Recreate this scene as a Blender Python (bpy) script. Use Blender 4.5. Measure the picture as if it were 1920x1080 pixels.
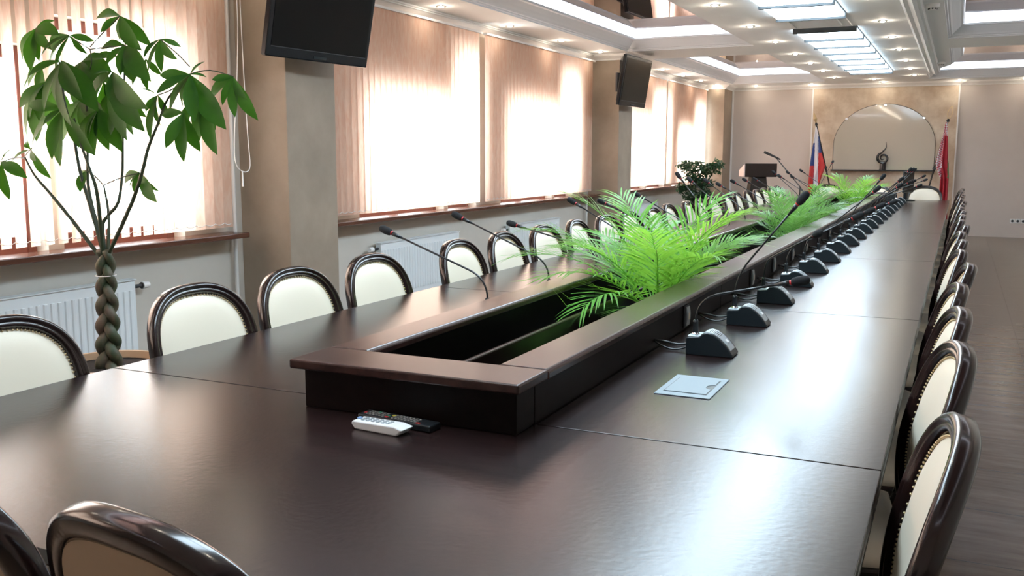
import bpy, bmesh, math, random
from mathutils import Vector, Matrix
from math import sin, cos, pi, radians as RAD

for o in list(bpy.data.objects): bpy.data.objects.remove(o)
scn = bpy.context.scene
col = scn.collection
random.seed(7)

# ------------------------------------------------------------------ camera
YAW, PIT, ROL, FPX = -0.4402, -0.1413, 0.0015, 1768.6
CAM = Vector((0, 0, 1.45))
_f = Vector((sin(YAW)*cos(PIT), cos(YAW)*cos(PIT), sin(PIT)))
_r = Vector((cos(YAW), -sin(YAW), 0)); _u = _r.cross(_f)
R_ = _r*cos(ROL) + _u*sin(ROL); U_ = _u*cos(ROL) - _r*sin(ROL)
cd = bpy.data.cameras.new('camera'); cam = bpy.data.objects.new('camera', cd); col.objects.link(cam)
cd.sensor_width = 36; cd.lens = FPX/1920*36; cd.clip_start = .05; cd.clip_end = 200
M = Matrix.Identity(4)
for i in range(3): M[i][0], M[i][1], M[i][2], M[i][3] = R_[i], U_[i], -_f[i], CAM[i]
cam.matrix_world = M
scn.camera = cam

def at(px, py, Y=None, X=None, Z=None):
    """world point seen at a pixel of the 1920x1080 photograph on a plane Y=, X= or Z="""
    d = _f + R_*((px-960)/FPX) - U_*((py-540)/FPX)
    if Y is not None: t = (Y-CAM.y)/d.y
    elif X is not None: t = (X-CAM.x)/d.x
    else: t = (Z-CAM.z)/d.z
    return CAM + d*t

# ------------------------------------------------------------------ world, exposure
w = bpy.data.worlds.new('daylight'); scn.world = w; w.use_nodes = True
bg = w.node_tree.nodes['Background']; bg.inputs[0].default_value = (.90, .96, 1, 1); bg.inputs[1].default_value = 11.5
vs = scn.view_settings
vs.view_transform = 'Standard'; vs.look = 'None'; vs.gamma = 1; vs.exposure = 0.62; vs.use_curve_mapping = False
PANEL_E, LED_E, SPOT_W = 10.5, 3.0, .8
SKY_PORTALS = []

# ------------------------------------------------------------------ materials
_m = {}
def mat(name, color, rough=.5, metal=0, spec=.5, emit=None, es=0, trans=None, coat=0, noise=None, bump=0, bscale=200, subs=None):
    if name in _m: return _m[name]
    m = bpy.data.materials.new(name); m.use_nodes = True; nt = m.node_tree; b = nt.nodes['Principled BSDF']
    b.inputs['Base Color'].default_value = (*color, 1); b.inputs['Roughness'].default_value = rough
    b.inputs['Metallic'].default_value = metal; b.inputs['Specular IOR Level'].default_value = spec
    if coat: b.inputs['Coat Weight'].default_value = coat; b.inputs['Coat Roughness'].default_value = .08
    if emit: b.inputs['Emission Color'].default_value = (*emit, 1); b.inputs['Emission Strength'].default_value = es
    tc = None
    if noise:   # (second colour, scale vector, detail, contrast)
        c2, sc, det, con = noise
        tc = nt.nodes.new('ShaderNodeTexCoord'); mp = nt.nodes.new('ShaderNodeMapping'); mp.inputs['Scale'].default_value = sc
        nz = nt.nodes.new('ShaderNodeTexNoise'); nz.inputs['Scale'].default_value = 1; nz.inputs['Detail'].default_value = det; nz.inputs['Roughness'].default_value = .62
        rp = nt.nodes.new('ShaderNodeValToRGB'); rp.color_ramp.elements[0].position = .5-con; rp.color_ramp.elements[1].position = .5+con
        rp.color_ramp.elements[0].color = (*color, 1); rp.color_ramp.elements[1].color = (*c2, 1)
        L = nt.links.new
        L(tc.outputs['Object'], mp.inputs[0]); L(mp.outputs[0], nz.inputs[0]); L(nz.outputs[0], rp.inputs[0]); L(rp.outputs[0], b.inputs['Base Color'])
    if bump:
        tc = tc or nt.nodes.new('ShaderNodeTexCoord')
        n2 = nt.nodes.new('ShaderNodeTexNoise'); n2.inputs['Scale'].default_value = bscale; n2.inputs['Detail'].default_value = 3
        bp = nt.nodes.new('ShaderNodeBump'); bp.inputs['Strength'].default_value = bump; bp.inputs['Distance'].default_value = .01
        nt.links.new(tc.outputs['Object'], n2.inputs[0]); nt.links.new(n2.outputs[0], bp.inputs['Height']); nt.links.new(bp.outputs[0], b.inputs['Normal'])
    if trans:   # translucent share
        tr = nt.nodes.new('ShaderNodeBsdfTranslucent'); tr.inputs[0].default_value = (*trans[0], 1)
        mx = nt.nodes.new('ShaderNodeMixShader'); mx.inputs[0].default_value = trans[1]
        out = nt.nodes['Material Output']
        nt.links.new(b.outputs[0], mx.inputs[1]); nt.links.new(tr.outputs[0], mx.inputs[2]); nt.links.new(mx.outputs[0], out.inputs[0])
    _m[name] = m; return m

TABLE = mat('table_veneer', (.007, .0035, .0035), .24, spec=.5, noise=((.026, .012, .011), (7, 110, 7), 7, .2), bump=.03, bscale=60)
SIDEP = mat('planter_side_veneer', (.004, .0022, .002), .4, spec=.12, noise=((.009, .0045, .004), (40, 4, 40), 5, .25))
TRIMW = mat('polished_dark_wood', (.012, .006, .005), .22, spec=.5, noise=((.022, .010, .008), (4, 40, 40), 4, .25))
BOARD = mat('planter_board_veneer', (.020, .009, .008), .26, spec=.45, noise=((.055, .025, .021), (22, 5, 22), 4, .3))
WELLW = mat('planter_inner_wood', (.008, .006, .006), .35)
CHAIRW = mat('chair_wood', (.014, .006, .0055), .20, spec=.55, coat=.3)
CREAM = mat('cream_leather', (.74, .66, .53), .42, spec=.4, bump=.03, bscale=300)
CREAMB = mat('tan_back_fabric', (.42, .31, .21), .7)
BRASS = mat('brass', (.75, .6, .36), .3, 1)
BLACKP = mat('black_plastic', (.012, .014, .016), .35)
BLUEBLK = mat('blue_black_plastic', (.010, .016, .020), .35)
FOAM = mat('black_foam', (.006, .007, .009), .85, bump=.3, bscale=900)
SILVER = mat('silver_plastic', (.40, .45, .48), .38, .35)
CHROME = mat('chrome', (.8, .82, .84), .15, 1)
REDRING = mat('red_ring', (.45, .02, .025), .35)
WHITE = mat('white_plaster', (.86, .85, .84), .7)
CEILW = mat('ceiling_plaster', (.86, .88, .89), .7, spec=.25)
CROWN = mat('crown_plaster', (.80, .83, .86), .5)
SILLW = mat('sill_wood', (.085, .030, .018), .25, spec=.6, noise=((.13, .05, .03), (40, 3, 40), 4, .25))
FRAMEW = mat('window_frame_wood', (.16, .045, .028), .4)
TAN = mat('tan_plaster', (.50, .36, .245), .62, noise=((.63, .48, .35), (2.2, 2.2, 2.2), 7, .25), bump=.12, bscale=14)
PILLARM = mat('pillar_plaster', (.26, .205, .155), .6, noise=((.40, .32, .245), (2, 2, 2), 7, .25), bump=.12, bscale=14)
SIDEW = mat('wall_plaster', (.56, .52, .46), .65, noise=((.64, .60, .54), (1.5, 1.5, 1.5), 5, .25), bump=.06, bscale=20)
FARW = mat('far_wall_plaster', (.57, .50, .46), .6, noise=((.63, .565, .52), (1.4, 1.4, 1.4), 5, .25), bump=.05, bscale=20)
MARBLE = mat('warm_marbled_plaster', (.50, .37, .26), .5, noise=((.73, .62, .49), (2.4, 2.4, 2.4), 9, .14))
RADW = mat('radiator_enamel', (.80, .84, .86), .35)
PIPEW = mat('white_pipe', (.75, .74, .72), .4)
TVB = mat('tv_bezel', (.005, .007, .011), .2, spec=.35)
SCREEN = mat('tv_screen', (.004, .004, .004), .15, spec=.18)
DARKGREY = mat('dark_grey_metal', (.03, .03, .035), .5)
LEAF = mat('money_tree_leaf', (.011, .060, .007), .42, spec=.2, trans=((.09, .32, .015), .26), noise=((.028, .10, .014), (9, 9, 9), 3, .2))
PALM = mat('palm_leaf', (.10, .32, .05), .38, trans=((.38, .72, .08), .42), noise=((.16, .40, .07), (7, 7, 7), 2, .25))
PALMD = mat('palm_leaf_fine', (.08, .24, .05), .38, trans=((.28, .58, .12), .38), noise=((.15, .34, .10), (9, 9, 9), 2, .25))
FICUS = mat('ficus_leaf', (.022, .06, .028), .35, trans=((.08, .2, .06), .2))
BARK = mat('green_bark', (.045, .065, .030), .6, noise=((.12, .085, .06), (14, 14, 8), 4, .12), bump=.2, bscale=60)
STEM = mat('leaf_stem', (.035, .05, .022), .55)
SOIL = mat('soil', (.012, .009, .008), .95, bump=.6, bscale=60)
POTM = mat('tan_ceramic', (.55, .36, .22), .45)
POTD = mat('dark_pot', (.02, .02, .02), .5)
EMW = mat('panel_diffuser', (.9, .9, .9), .5, emit=(.68, .86, 1), es=PANEL_E)
EML = mat('led_strip', (.9, .9, .9), .5, emit=(.80, .89, 1), es=LED_E)
EMS = mat('spot_lamp', (.9, .9, .9), .5, emit=(1, .90, .74), es=60)
def fabric():
    m = bpy.data.materials.new('blind_fabric'); m.use_nodes = True; nt = m.node_tree; L = nt.links.new
    b = nt.nodes['Principled BSDF']; b.inputs['Roughness'].default_value = .8
    tc = nt.nodes.new('ShaderNodeTexCoord'); mp = nt.nodes.new('ShaderNodeMapping'); mp.inputs['Scale'].default_value = (6, 26, 7)
    nz = nt.nodes.new('ShaderNodeTexNoise'); nz.inputs['Scale'].default_value = 1; nz.inputs['Detail'].default_value = 4; nz.inputs['Distortion'].default_value = 1.2
    rp = nt.nodes.new('ShaderNodeValToRGB'); rp.color_ramp.elements[0].position = .35; rp.color_ramp.elements[1].position = .65
    rp.color_ramp.elements[0].color = (.88, .60, .46, 1); rp.color_ramp.elements[1].color = (.94, .72, .59, 1)
    L(tc.outputs['Object'], mp.inputs[0]); L(mp.outputs[0], nz.inputs[0]); L(nz.outputs[0], rp.inputs[0]); L(rp.outputs[0], b.inputs['Base Color'])
    tr = nt.nodes.new('ShaderNodeBsdfTranslucent'); L(rp.outputs[0], tr.inputs[0])
    mx = nt.nodes.new('ShaderNodeMixShader'); mx.inputs[0].default_value = .55
    L(b.outputs[0], mx.inputs[1]); L(tr.outputs[0], mx.inputs[2]); L(mx.outputs[0], nt.nodes['Material Output'].inputs[0])
    return m
FABRIC = fabric()
def glass_m():
    m = bpy.data.materials.new('window_glass'); m.use_nodes = True; nt = m.node_tree; nt.nodes.remove(nt.nodes['Principled BSDF'])
    a = nt.nodes.new('ShaderNodeBsdfTransparent'); a.inputs[0].default_value = (.95, .97, .97, 1)
    g = nt.nodes.new('ShaderNodeBsdfGlossy'); g.inputs['Roughness'].default_value = .02
    x = nt.nodes.new('ShaderNodeMixShader'); x.inputs[0].default_value = .06
    nt.links.new(a.outputs[0], x.inputs[1]); nt.links.new(g.outputs[0], x.inputs[2]); nt.links.new(x.outputs[0], nt.nodes['Material Output'].inputs[0])
    return m
GLASS = glass_m()
def mirror_m():
    m = bpy.data.materials.new('stretch_ceiling_mirror'); m.use_nodes = True; nt = m.node_tree; b = nt.nodes['Principled BSDF']
    b.inputs['Base Color'].default_value = (.60, .50, .53, 1); b.inputs['Metallic'].default_value = 1; b.inputs['Roughness'].default_value = .015
    return m
MIRROR = mirror_m()
def floor_m():
    m = bpy.data.materials.new('floor_tiles'); m.use_nodes = True; nt = m.node_tree; L = nt.links.new; b = nt.nodes['Principled BSDF']
    b.inputs['Roughness'].default_value = .22; b.inputs['Specular IOR Level'].default_value = .5
    tc = nt.nodes.new('ShaderNodeTexCoord'); mp = nt.nodes.new('ShaderNodeMapping'); mp.inputs['Location'].default_value = (.082, -.182, 0)
    br = nt.nodes.new('ShaderNodeTexBrick'); br.offset = 0; br.inputs['Scale'].default_value = 1
    br.inputs['Brick Width'].default_value = .572; br.inputs['Row Height'].default_value = .572; br.inputs['Mortar Size'].default_value = .004
    br.inputs['Mortar Smooth'].default_value = .2
    mp2 = nt.nodes.new('ShaderNodeMapping'); mp2.inputs['Scale'].default_value = (2.2, 12, 1)
    nz = nt.nodes.new('ShaderNodeTexNoise'); nz.inputs['Scale'].default_value = 1; nz.inputs['Detail'].default_value = 8; nz.inputs['Roughness'].default_value = .65
    rp = nt.nodes.new('ShaderNodeValToRGB'); rp.color_ramp.elements[0].position = .3; rp.color_ramp.elements[1].position = .72
    rp.color_ramp.elements[0].color = (.12, .086, .060, 1); rp.color_ramp.elements[1].color = (.28, .215, .155, 1)
    L(tc.outputs['Object'], mp.inputs[0]); L(mp.outputs[0], br.inputs[0]); L(tc.outputs['Object'], mp2.inputs[0]); L(mp2.outputs[0], nz.inputs[0]); L(nz.outputs[0], rp.inputs[0])
    mx = nt.nodes.new('ShaderNodeMixRGB'); mx.inputs[2].default_value = (.03, .024, .02, 1)
    L(br.outputs['Fac'], mx.inputs[0]); L(rp.outputs[0], mx.inputs[1]); L(mx.outputs[0], b.inputs['Base Color'])
    return m
FLOORM = floor_m()

# ------------------------------------------------------------------ mesh helpers
def link(name, bm, m, parent=None, smooth=False, bevel=0, loc=None, seg=2):
    bmesh.ops.recalc_face_normals(bm, faces=bm.faces[:])
    me = bpy.data.meshes.new(name); bm.to_mesh(me); bm.free()
    for k in (m if isinstance(m, (list, tuple)) else [m]): me.materials.append(k)
    if smooth:
        for p in me.polygons: p.use_smooth = True
        if smooth != 'all': me.set_sharp_from_angle(angle=RAD(40))
    o = bpy.data.objects.new(name, me); col.objects.link(o)
    if loc: o.location = loc
    if parent: o.parent = parent
    if bevel:
        b = o.modifiers.new('bevel', 'BEVEL'); b.width = bevel; b.segments = seg; b.limit_method = 'ANGLE'
    return o
def tag(o, label, cat, group=None):
    o['label'] = label; o['category'] = cat
    if group: o['group'] = group
    return o
def thing(name, label, cat, loc=(0, 0, 0), rz=0, group=None):
    o = bpy.data.objects.new(name, None); col.objects.link(o); o.empty_display_size = .1
    o.location = loc; o.rotation_euler = (0, 0, rz); return tag(o, label, cat, group)
def struct(name, bm, m, parent=None, **k):
    o = link(name, bm, m, parent, **k)
    if not parent: o['kind'] = 'structure'
    return o
def copy_tree(o, parent=None):
    c = o.copy(); col.objects.link(c); c.parent = parent
    for ch in o.children: copy_tree(ch, c)
    return c
def B(): return bmesh.new()
def box(bm, x0, x1, y0, y1, z0, z1, T=None, mi=0):
    v = [bm.verts.new(T @ Vector(p) if T else p) for p in ((x0,y0,z0),(x1,y0,z0),(x1,y1,z0),(x0,y1,z0),(x0,y0,z1),(x1,y0,z1),(x1,y1,z1),(x0,y1,z1))]
    for f in ((0,3,2,1),(4,5,6,7),(0,1,5,4),(1,2,6,5),(2,3,7,6),(3,0,4,7)):
        bm.faces.new([v[i] for i in f]).material_index = mi
    return bm
def prism(bm, pts, d0, d1, ax='y', mi=0):
    """polygon (a,b) extruded along ax: y -> (a,d,b); z -> (a,b,d); x -> (d,a,b)"""
    mk = {'y': lambda a, b, d: (a, d, b), 'z': lambda a, b, d: (a, b, d), 'x': lambda a, b, d: (d, a, b)}[ax]
    A = [bm.verts.new(mk(a, b, d0)) for a, b in pts]; C = [bm.verts.new(mk(a, b, d1)) for a, b in pts]
    n = len(pts)
    bm.faces.new(A).material_index = mi; bm.faces.new(C[::-1]).material_index = mi
    for i in range(n): bm.faces.new((A[i], A[(i+1) % n], C[(i+1) % n], C[i])).material_index = mi
    return bm
def tube(bm, pts, r, n=8, caps=True, mi=0):
    pts = [Vector(p) for p in pts]; k = len(pts)
    rr = r if isinstance(r, (list, tuple)) else [r]*k
    t = (pts[1]-pts[0]).normalized(); a = t.orthogonal().normalized(); rings = []
    for i in range(k):
        if i == 0: tn = (pts[1]-pts[0]).normalized()
        elif i == k-1: tn = (pts[-1]-pts[-2]).normalized()
        else: tn = ((pts[i+1]-pts[i]).normalized()+(pts[i]-pts[i-1]).normalized()).normalized()
        a = (a - tn*a.dot(tn)).normalized(); b = tn.cross(a)
        rings.append([bm.verts.new(pts[i]+(a*cos(2*pi*j/n)+b*sin(2*pi*j/n))*rr[i]) for j in range(n)])
    for i in range(k-1):
        for j in range(n): bm.faces.new((rings[i][j], rings[i][(j+1) % n], rings[i+1][(j+1) % n], rings[i+1][j])).material_index = mi
    if caps: bm.faces.new(rings[0][::-1]).material_index = mi; bm.faces.new(rings[-1]).material_index = mi
    return bm
def lathe(bm, prof, n=24, c=(0, 0, 0), mi=0):
    rings = []
    for r, z in prof:
        rings.append([bm.verts.new((c[0]+r*cos(2*pi*j/n), c[1]+r*sin(2*pi*j/n), c[2]+z)) for j in range(n)] if r > 1e-5 else [bm.verts.new((c[0], c[1], c[2]+z))])
    for a, b in zip(rings, rings[1:]):
        for j in range(n):
            j2 = (j+1) % n
            f = [a[j % len(a)], a[j2 % len(a)], b[j2 % len(b)], b[j % len(b)]]
            g = []
            for v in f:
                if v not in g: g.append(v)
            if len(g) > 2: bm.faces.new(g).material_index = mi
    return bm
def spline(pts, n=6):
    P = [Vector(p) for p in pts]; out = []
    for i in range(len(P)-1):
        p0 = P[max(i-1, 0)]; p1 = P[i]; p2 = P[i+1]; p3 = P[min(i+2, len(P)-1)]
        for k in range(n):
            t = k/n; out.append(.5*((2*p1)+(p2-p0)*t+(2*p0-5*p1+4*p2-p3)*t*t+(3*p1-p0-3*p2+p3)*t**3))
    out.append(P[-1]); return out
ORD = ['nearest', 'second', 'third', 'fourth', 'fifth', 'sixth', 'seventh', 'eighth', 'ninth', 'tenth', 'eleventh', 'twelfth', 'thirteenth', 'fourteenth', 'fifteenth', 'sixteenth', 'seventeenth', 'eighteenth', 'nineteenth', 'twentieth', 'twenty-first', 'twenty-second', 'twenty-third', 'twenty-fourth', 'twenty-fifth']
def nth(i, end='near end'): return ('nearest the ' + end.replace('near end', 'near end')) if i == 0 else ORD[i] + ' from the ' + end

# ------------------------------------------------------------------ room shell
XW, XP, XR, YN, YF, ZC = -4.52, -4.10, 1.75, -2.5, 18.8, 2.74
struct('floor', box(B(), XW-.4, XR+.2, YN-.2, YF+.2, -.1, 0), FLOORM)
struct('wall_far', box(B(), XW-.4, XR+.2, YF, YF+.2, 0, 3.1), FARW)
struct('wall_near', box(B(), XW-.4, XR+.2, YN-.2, YN, 0, 3.1), SIDEW)
struct('wall_right', box(B(), XR, XR+.2, YN, YF, 0, 3.1), SIDEW)
# windows: (y0, y1, top)
OPEN = [(-.9, .3, 2.02), (.38, 1.1, 2.42), (1.75, 3.60, 2.02), (3.70, 4.62, 2.2), (6.60, 8.04, 1.98), (8.12, 8.72, 2.44), (9.30, 10.74, 2.02), (10.82, 11.42, 2.46), (13.2, 14.55, 2.04), (14.63, 15.62, 2.42), (16.1, 17.15, 1.92), (17.23, 18.0, 2.36)]
bm = B(); ZS = .90; xo = XW-.28
box(bm, xo, XW, YN, YF, 0, ZS)
y = YN
for a, b, t in OPEN:
    box(bm, xo, XW, y, a, ZS, 3.1); box(bm, xo, XW, a, b, t, 3.1); y = b
box(bm, xo, XW, y, YF, ZS, 3.1)
struct('wall_left', bm, SIDEW)
for i, (a, b, t) in enumerate(OPEN):
    bm = B(); xa, xb = XW-.16, XW-.09
    for y0, y1, z0, z1 in ((a, a+.06, ZS, t), (b-.06, b, ZS, t), (a+.06, b-.06, ZS, ZS+.10), (a+.06, b-.06, t-.07, t)): box(bm, xa, xb, y0, y1, z0, z1)
    if b-a > 1.1: box(bm, xa, xb, (a+b)/2-.035, (a+b)/2+.035, ZS+.10, t-.07)
    f = struct('window_%d' % (i+1), bm, FRAMEW, bevel=.006)
    g = B(); box(g, XW-.13, XW-.124, a+.05, b-.05, ZS+.09, t-.06); link('pane', g, GLASS, f)
# pillars
PIL = [(-1.70, -1.15), (5.16, 5.71), (12.0, 12.55), (18.1, 18.8)]
for i, (a, b) in enumerate(PIL):
    struct('trim_%d' % (i+1), box(B(), XW, XP, a, b, 0, 3.0), [PILLARM], bevel=.006)
for o in [o for o in col.objects if o.name.startswith('trim_')]:
    o.name = 'wall_pillar_' + o.name[-1]

# soffit with coffer openings
def offset_poly(P, d):
    """inward offset of a counter-clockwise polygon"""
    n = len(P); out = []
    for i in range(n):
        p0, p1, p2 = Vector(P[i-1]), Vector(P[i]), Vector(P[(i+1) % n])
        a = (p1-p0).normalized(); b = (p2-p1).normalized()
        n1 = Vector((-a.y, a.x)); n2 = Vector((-b.y, b.x)); m_ = (n1+n2).normalized()
        out.append(tuple(p1 + m_*(d/max(m_.dot(n1), .3))))
    return out
COF = [
 [(-3.92, 5.6), (-2.33, 5.6), (-2.33, 11.75), (-3.92, 11.75)],
 [(-3.92, 12.8), (-2.35, 12.8), (-2.35, 14.95), (-2.27, 15.8), (-2.27, 17.95), (-3.92, 17.95)],
 [(-3.92, -1.4), (-2.33, -1.4), (-2.33, 4.6), (-3.92, 4.6)],
 [(-.21, 5.6), (1.25, 5.6), (1.25, 11.95), (-.21, 11.95)],
 [(-.21, 13.0), (1.25, 13.0), (1.25, 18.1), (-.58, 18.1), (-.58, 16.9), (-.42, 16.2), (-.21, 15.4)],
 [(-.21, -1.4), (1.25, -1.4), (1.25, 4.6), (-.21, 4.6)]]
LP = (-1.665, -1.035)          # lamp channel
bm = B()
def loop(bm, pts, z):
    v = [bm.verts.new((a, b, z)) for a, b in pts]; return [bm.edges.new((v[i], v[(i+1) % len(v)])) for i in range(len(v))]
E_ = loop(bm, [(XW, YN), (XR, YN), (XR, YF), (XW, YF)], ZC)
for c in COF: E_ += loop(bm, c, ZC)
E_ += loop(bm, [(LP[0], .2), (LP[1], .2), (LP[1], 16.1), (LP[0], 16.1)], ZC)
bmesh.ops.triangle_fill(bm, use_beauty=True, use_dissolve=False, edges=E_)
box(bm, XW-.4, XR+.2, YN-.2, YF+.2, 3.06, 3.2)
struct('ceiling', bm, CEILW)
for i, c in enumerate(COF):
    # crown moulding profile steps up to a lip, then the lit band, then the mirror
    prof = [(0, ZC), (0, ZC+.012), (.018, ZC+.014), (.022, ZC+.026), (.036, ZC+.030), (.05, ZC+.048), (.085, ZC+.082), (.125, ZC+.118), (.145, ZC+.124), (.15, ZC+.14), (.155, ZC+.142)]
    bm = B(); rings = []
    for d, z in prof: rings.append([bm.verts.new((a, b, z)) for a, b in offset_poly(c, d)])
    for A_, C_ in zip(rings, rings[1:]):
        for j in range(len(A_)): bm.faces.new((A_[j], A_[(j+1) % len(A_)], C_[(j+1) % len(A_)], C_[j]))
    struct('trim_%d' % (i+1), bm, CROWN)
    bm = B(); inner = offset_poly(c, .155); n = len(inner)
    lo = [bm.verts.new((a, b, ZC+.142)) for a, b in inner]; hi = [bm.verts.new((a, b, ZC+.198)) for a, b in inner]
    for j in range(n): bm.faces.new((lo[j], lo[(j+1) % n], hi[(j+1) % n], hi[j]))
    side = 'window side' if i < 3 else 'aisle side'; where = ('over the middle of the table', 'near the far wall', 'above the near end')[i % 3]
    tag(link('led_strip_light', bm, EML), 'cold white strip light around the ceiling recess, %s, %s' % (side, where), 'strip light', 'ceiling recess strip lights')
    bm = B(); bm.faces.new([bm.verts.new((a, b, ZC+.198)) for a, b in inner])
    struct('ceiling_mirror_%d' % (i+1), bm, MIRROR)
# moulding beside the lamp band
bm = B(); prism(bm, [(-.54, ZC+.01), (-.54, ZC-.02), (-.515, ZC-.035), (-.48, ZC-.03), (-.44, ZC-.05), (-.41, ZC-.035), (-.385, ZC-.03), (-.37, ZC+.01)], YN, 16.55)
struct('trim_7', bm, CEILW)
# perimeter cornice sweep
def sweep(path, prof):
    bm = B(); n = len(path); rings = []
    for i in range(n):
        p = Vector(path[i]); a = (p-Vector(path[i-1])).normalized() if i else None; b = (Vector(path[i+1])-p).normalized() if i < n-1 else None
        na = Vector((a.y, -a.x)) if a else None; nb = Vector((b.y, -b.x)) if b else None
        if na and nb: m_ = (na+nb).normalized(); k = 1/m_.dot(na)
        else: m_ = na or nb; k = 1
        rings.append([bm.verts.new((*(p+m_*(d*k)), z)) for d, z in prof])
    for A_, C_ in zip(rings, rings[1:]):
        for j in range(len(prof)-1): bm.faces.new((A_[j], A_[j+1], C_[j+1], C_[j]))
    return bm
path = [(XW, YN)]
for a, b in PIL[:-1]: path += [(XW, a), (XP, a), (XP, b), (XW, b)]
path += [(XW, PIL[-1][0]), (XP, PIL[-1][0]), (XP, YF), (-2.58, YF), (-2.58, YF-.06), (-.09, YF-.06), (-.09, YF), (XR, YF), (XR, YN)]
cp = [(0, 2.665), (.012, 2.662), (.02, 2.672), (.022, 2.68), (.045, 2.695), (.075, 2.712), (.088, 2.714), (.09, 2.725), (.105, 2.727), (.106, 2.741)]
struct('trim_8', sweep(path, cp), WHITE)
# far wall panel with thin edge strips
bm = B(); box(bm, -2.58, -.09, YF-.05, YF+.01, 0, 2.7); struct('wall_far_panel', bm, MARBLE)
for i, x in enumerate((-2.58, -.09, -4.085)):
    struct('trim_%d' % (9+i), box(B(), x-.012, x+.012, YF-.062, YF, 0, 2.67), WHITE)
struct('baseboard_far', box(B(), -.09, XR, YF-.015, YF, 0, .05), FARW)
# wall sockets on the far wall
t = thing('wall_socket', 'white triple power socket low on the far wall behind the right hand chairs', 'socket', (.975, YF, .29))
for k in range(3):
    link('socket_plate', box(B(), -.125+k*.085, -.045+k*.085, -.012, -.001, -.04, .04), WHITE, t, bevel=.003)
    link('socket_recess', lathe(B(), [(0, 0), (.022, 0), (.022, .006)], 16), DARKGREY, t).matrix_local = Matrix.Translation((-.085+k*.085, -.013, 0)) @ Matrix.Rotation(pi/2, 4, 'X')

# ------------------------------------------------------------------ ceiling lights
def ceil_spot(x, y, label, group):
    t = thing('recessed_spotlight', label, 'ceiling light', (x, y, ZC), 0, group)
    if not ceil_spot.proto:
        a = link('trim_ring', lathe(B(), [(.030, -.001), (.046, -.002), (.047, -.007), (.036, -.010), (.030, -.006), (.030, -.001)], 20), CHROME, t, smooth=True)
        b = link('lamp', lathe(B(), [(0, -.016), (.016, -.014), (.027, -.007), (.029, -.001)], 16), EMS, t, smooth=True)
        ceil_spot.proto = (a, b)
    else:
        for p in ceil_spot.proto: c = p.copy(); col.objects.link(c); c.parent = t
    l = bpy.data.lights.new('lamp_glow', 'POINT'); l.energy = SPOT_W; l.color = (1, .86, .68); l.shadow_soft_size = .012
    lo = bpy.data.objects.new('lamp_glow', l); col.objects.link(lo); lo.location = (0, 0, -.05); lo.parent = t
ceil_spot.proto = None
for i, y in enumerate((-.2, 1.2, 3.4, 4.7, 6.1, 7.5, 8.92, 10.3, 11.6, 13.1, 14.4, 15.6, 16.8, 18.0)):
    ceil_spot(-4.23, y, 'small round ceiling spotlight above the window blinds, ' + nth(i), 'spotlights along the window side')
for i, y in enumerate((1.4, 2.8, 4.2, 5.6, 7.0, 8.43, 9.97, 11.43, 12.9, 14.27, 15.62, 17.05)):
    ceil_spot(-2.02, y, 'round ceiling spotlight on the window side of the bright panels, ' + nth(i), 'spotlights beside the ceiling panels')
for i, y in enumerate((1.4, 2.8, 4.2, 5.6, 7.1, 8.6, 10.1, 11.5, 12.87, 14.4, 15.75, 17.1)):
    ceil_spot(-.77, y, 'round ceiling spotlight on the aisle side of the bright panels, ' + nth(i), 'spotlights beside the ceiling panels')
for (x, y), lb in zip(((-3.6, 18.5), (-2.58, 18.5), (-1.44, 17.7), (-1.34, 18.45), (-.10, 18.5), (.9, 18.5)),
    ('close to the far wall left of the marbled panel', 'above the left edge of the marbled panel', 'just past the end of the bright panels', 'above the arched board', 'above the right edge of the marbled panel', 'close to the far wall right of the marbled panel')):
    ceil_spot(x, y, 'small round ceiling spotlight ' + lb, 'spotlights by the far wall')
# fluorescent panels
PFRAME = mat('panel_frame', (.06, .066, .07), .6, spec=.2)
def panel(y0, y1, label):
    t = thing('ceiling_panel_light', label, 'ceiling light', ((LP[0]+LP[1])/2, (y0+y1)/2, ZC), 0, 'row of bright ceiling panels')
    w2, h2 = (LP[1]-LP[0])/2, (y1-y0)/2
    bm = B(); box(bm, -w2+.012, w2-.012, -h2+.022, h2-.022, -.030, .004); link('diffuser', bm, EMW, t, bevel=.006)
    bm = B()
    for a in ((-w2, w2, -h2, -h2+.022), (-w2, w2, h2-.022, h2), ): box(bm, *a, -.050, .02)
    for s_ in (-1, 1): box(bm, min(s_*w2, s_*(w2-.012)), max(s_*w2, s_*(w2-.012)), -h2+.022, h2-.022, -.006, .004)
    link('frame', bm, PFRAME, t)
ys = [1.2+.815*i for i in range(10)]
for i in range(len(ys)-1): panel(ys[i], ys[i+1], 'bright white ceiling panel nearer than the air vent, ' + nth(i))
panel(ys[-1], 9.42, 'bright white ceiling panel directly before the air vent')
for i in range(7): panel(10.4+.8045*i, 10.4+.8045*(i+1), 'bright white ceiling panel beyond the air vent, ' + (nth(i, 'vent')))
struct('ceiling_infill', box(B(), LP[0], LP[1], .2, 1.2, ZC, ZC+.03), CEILW)
struct('ceiling_infill_far', box(B(), LP[0], LP[1], 16.03, 16.1, ZC, ZC+.03), CEILW)
t = thing('air_conditioner', 'grey ceiling air conditioning cassette set between the bright light panels', 'air vent', (-1.35, 9.91, ZC))
bm = B(); box(bm, -.315, .315, -.48, .48, 0, .03); link('housing', bm, CEILW, t)
bm = B(); box(bm, -.2, .2, -.25, .25, -.02, 0); link('intake_grille', bm, CROWN, t, bevel=.008)
for s in (-1, 1):
    link('louvre', box(B(), s*.27-.012, s*.27+.012, -.38, .38, -.012, 0), WHITE, t, bevel=.003)
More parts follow.
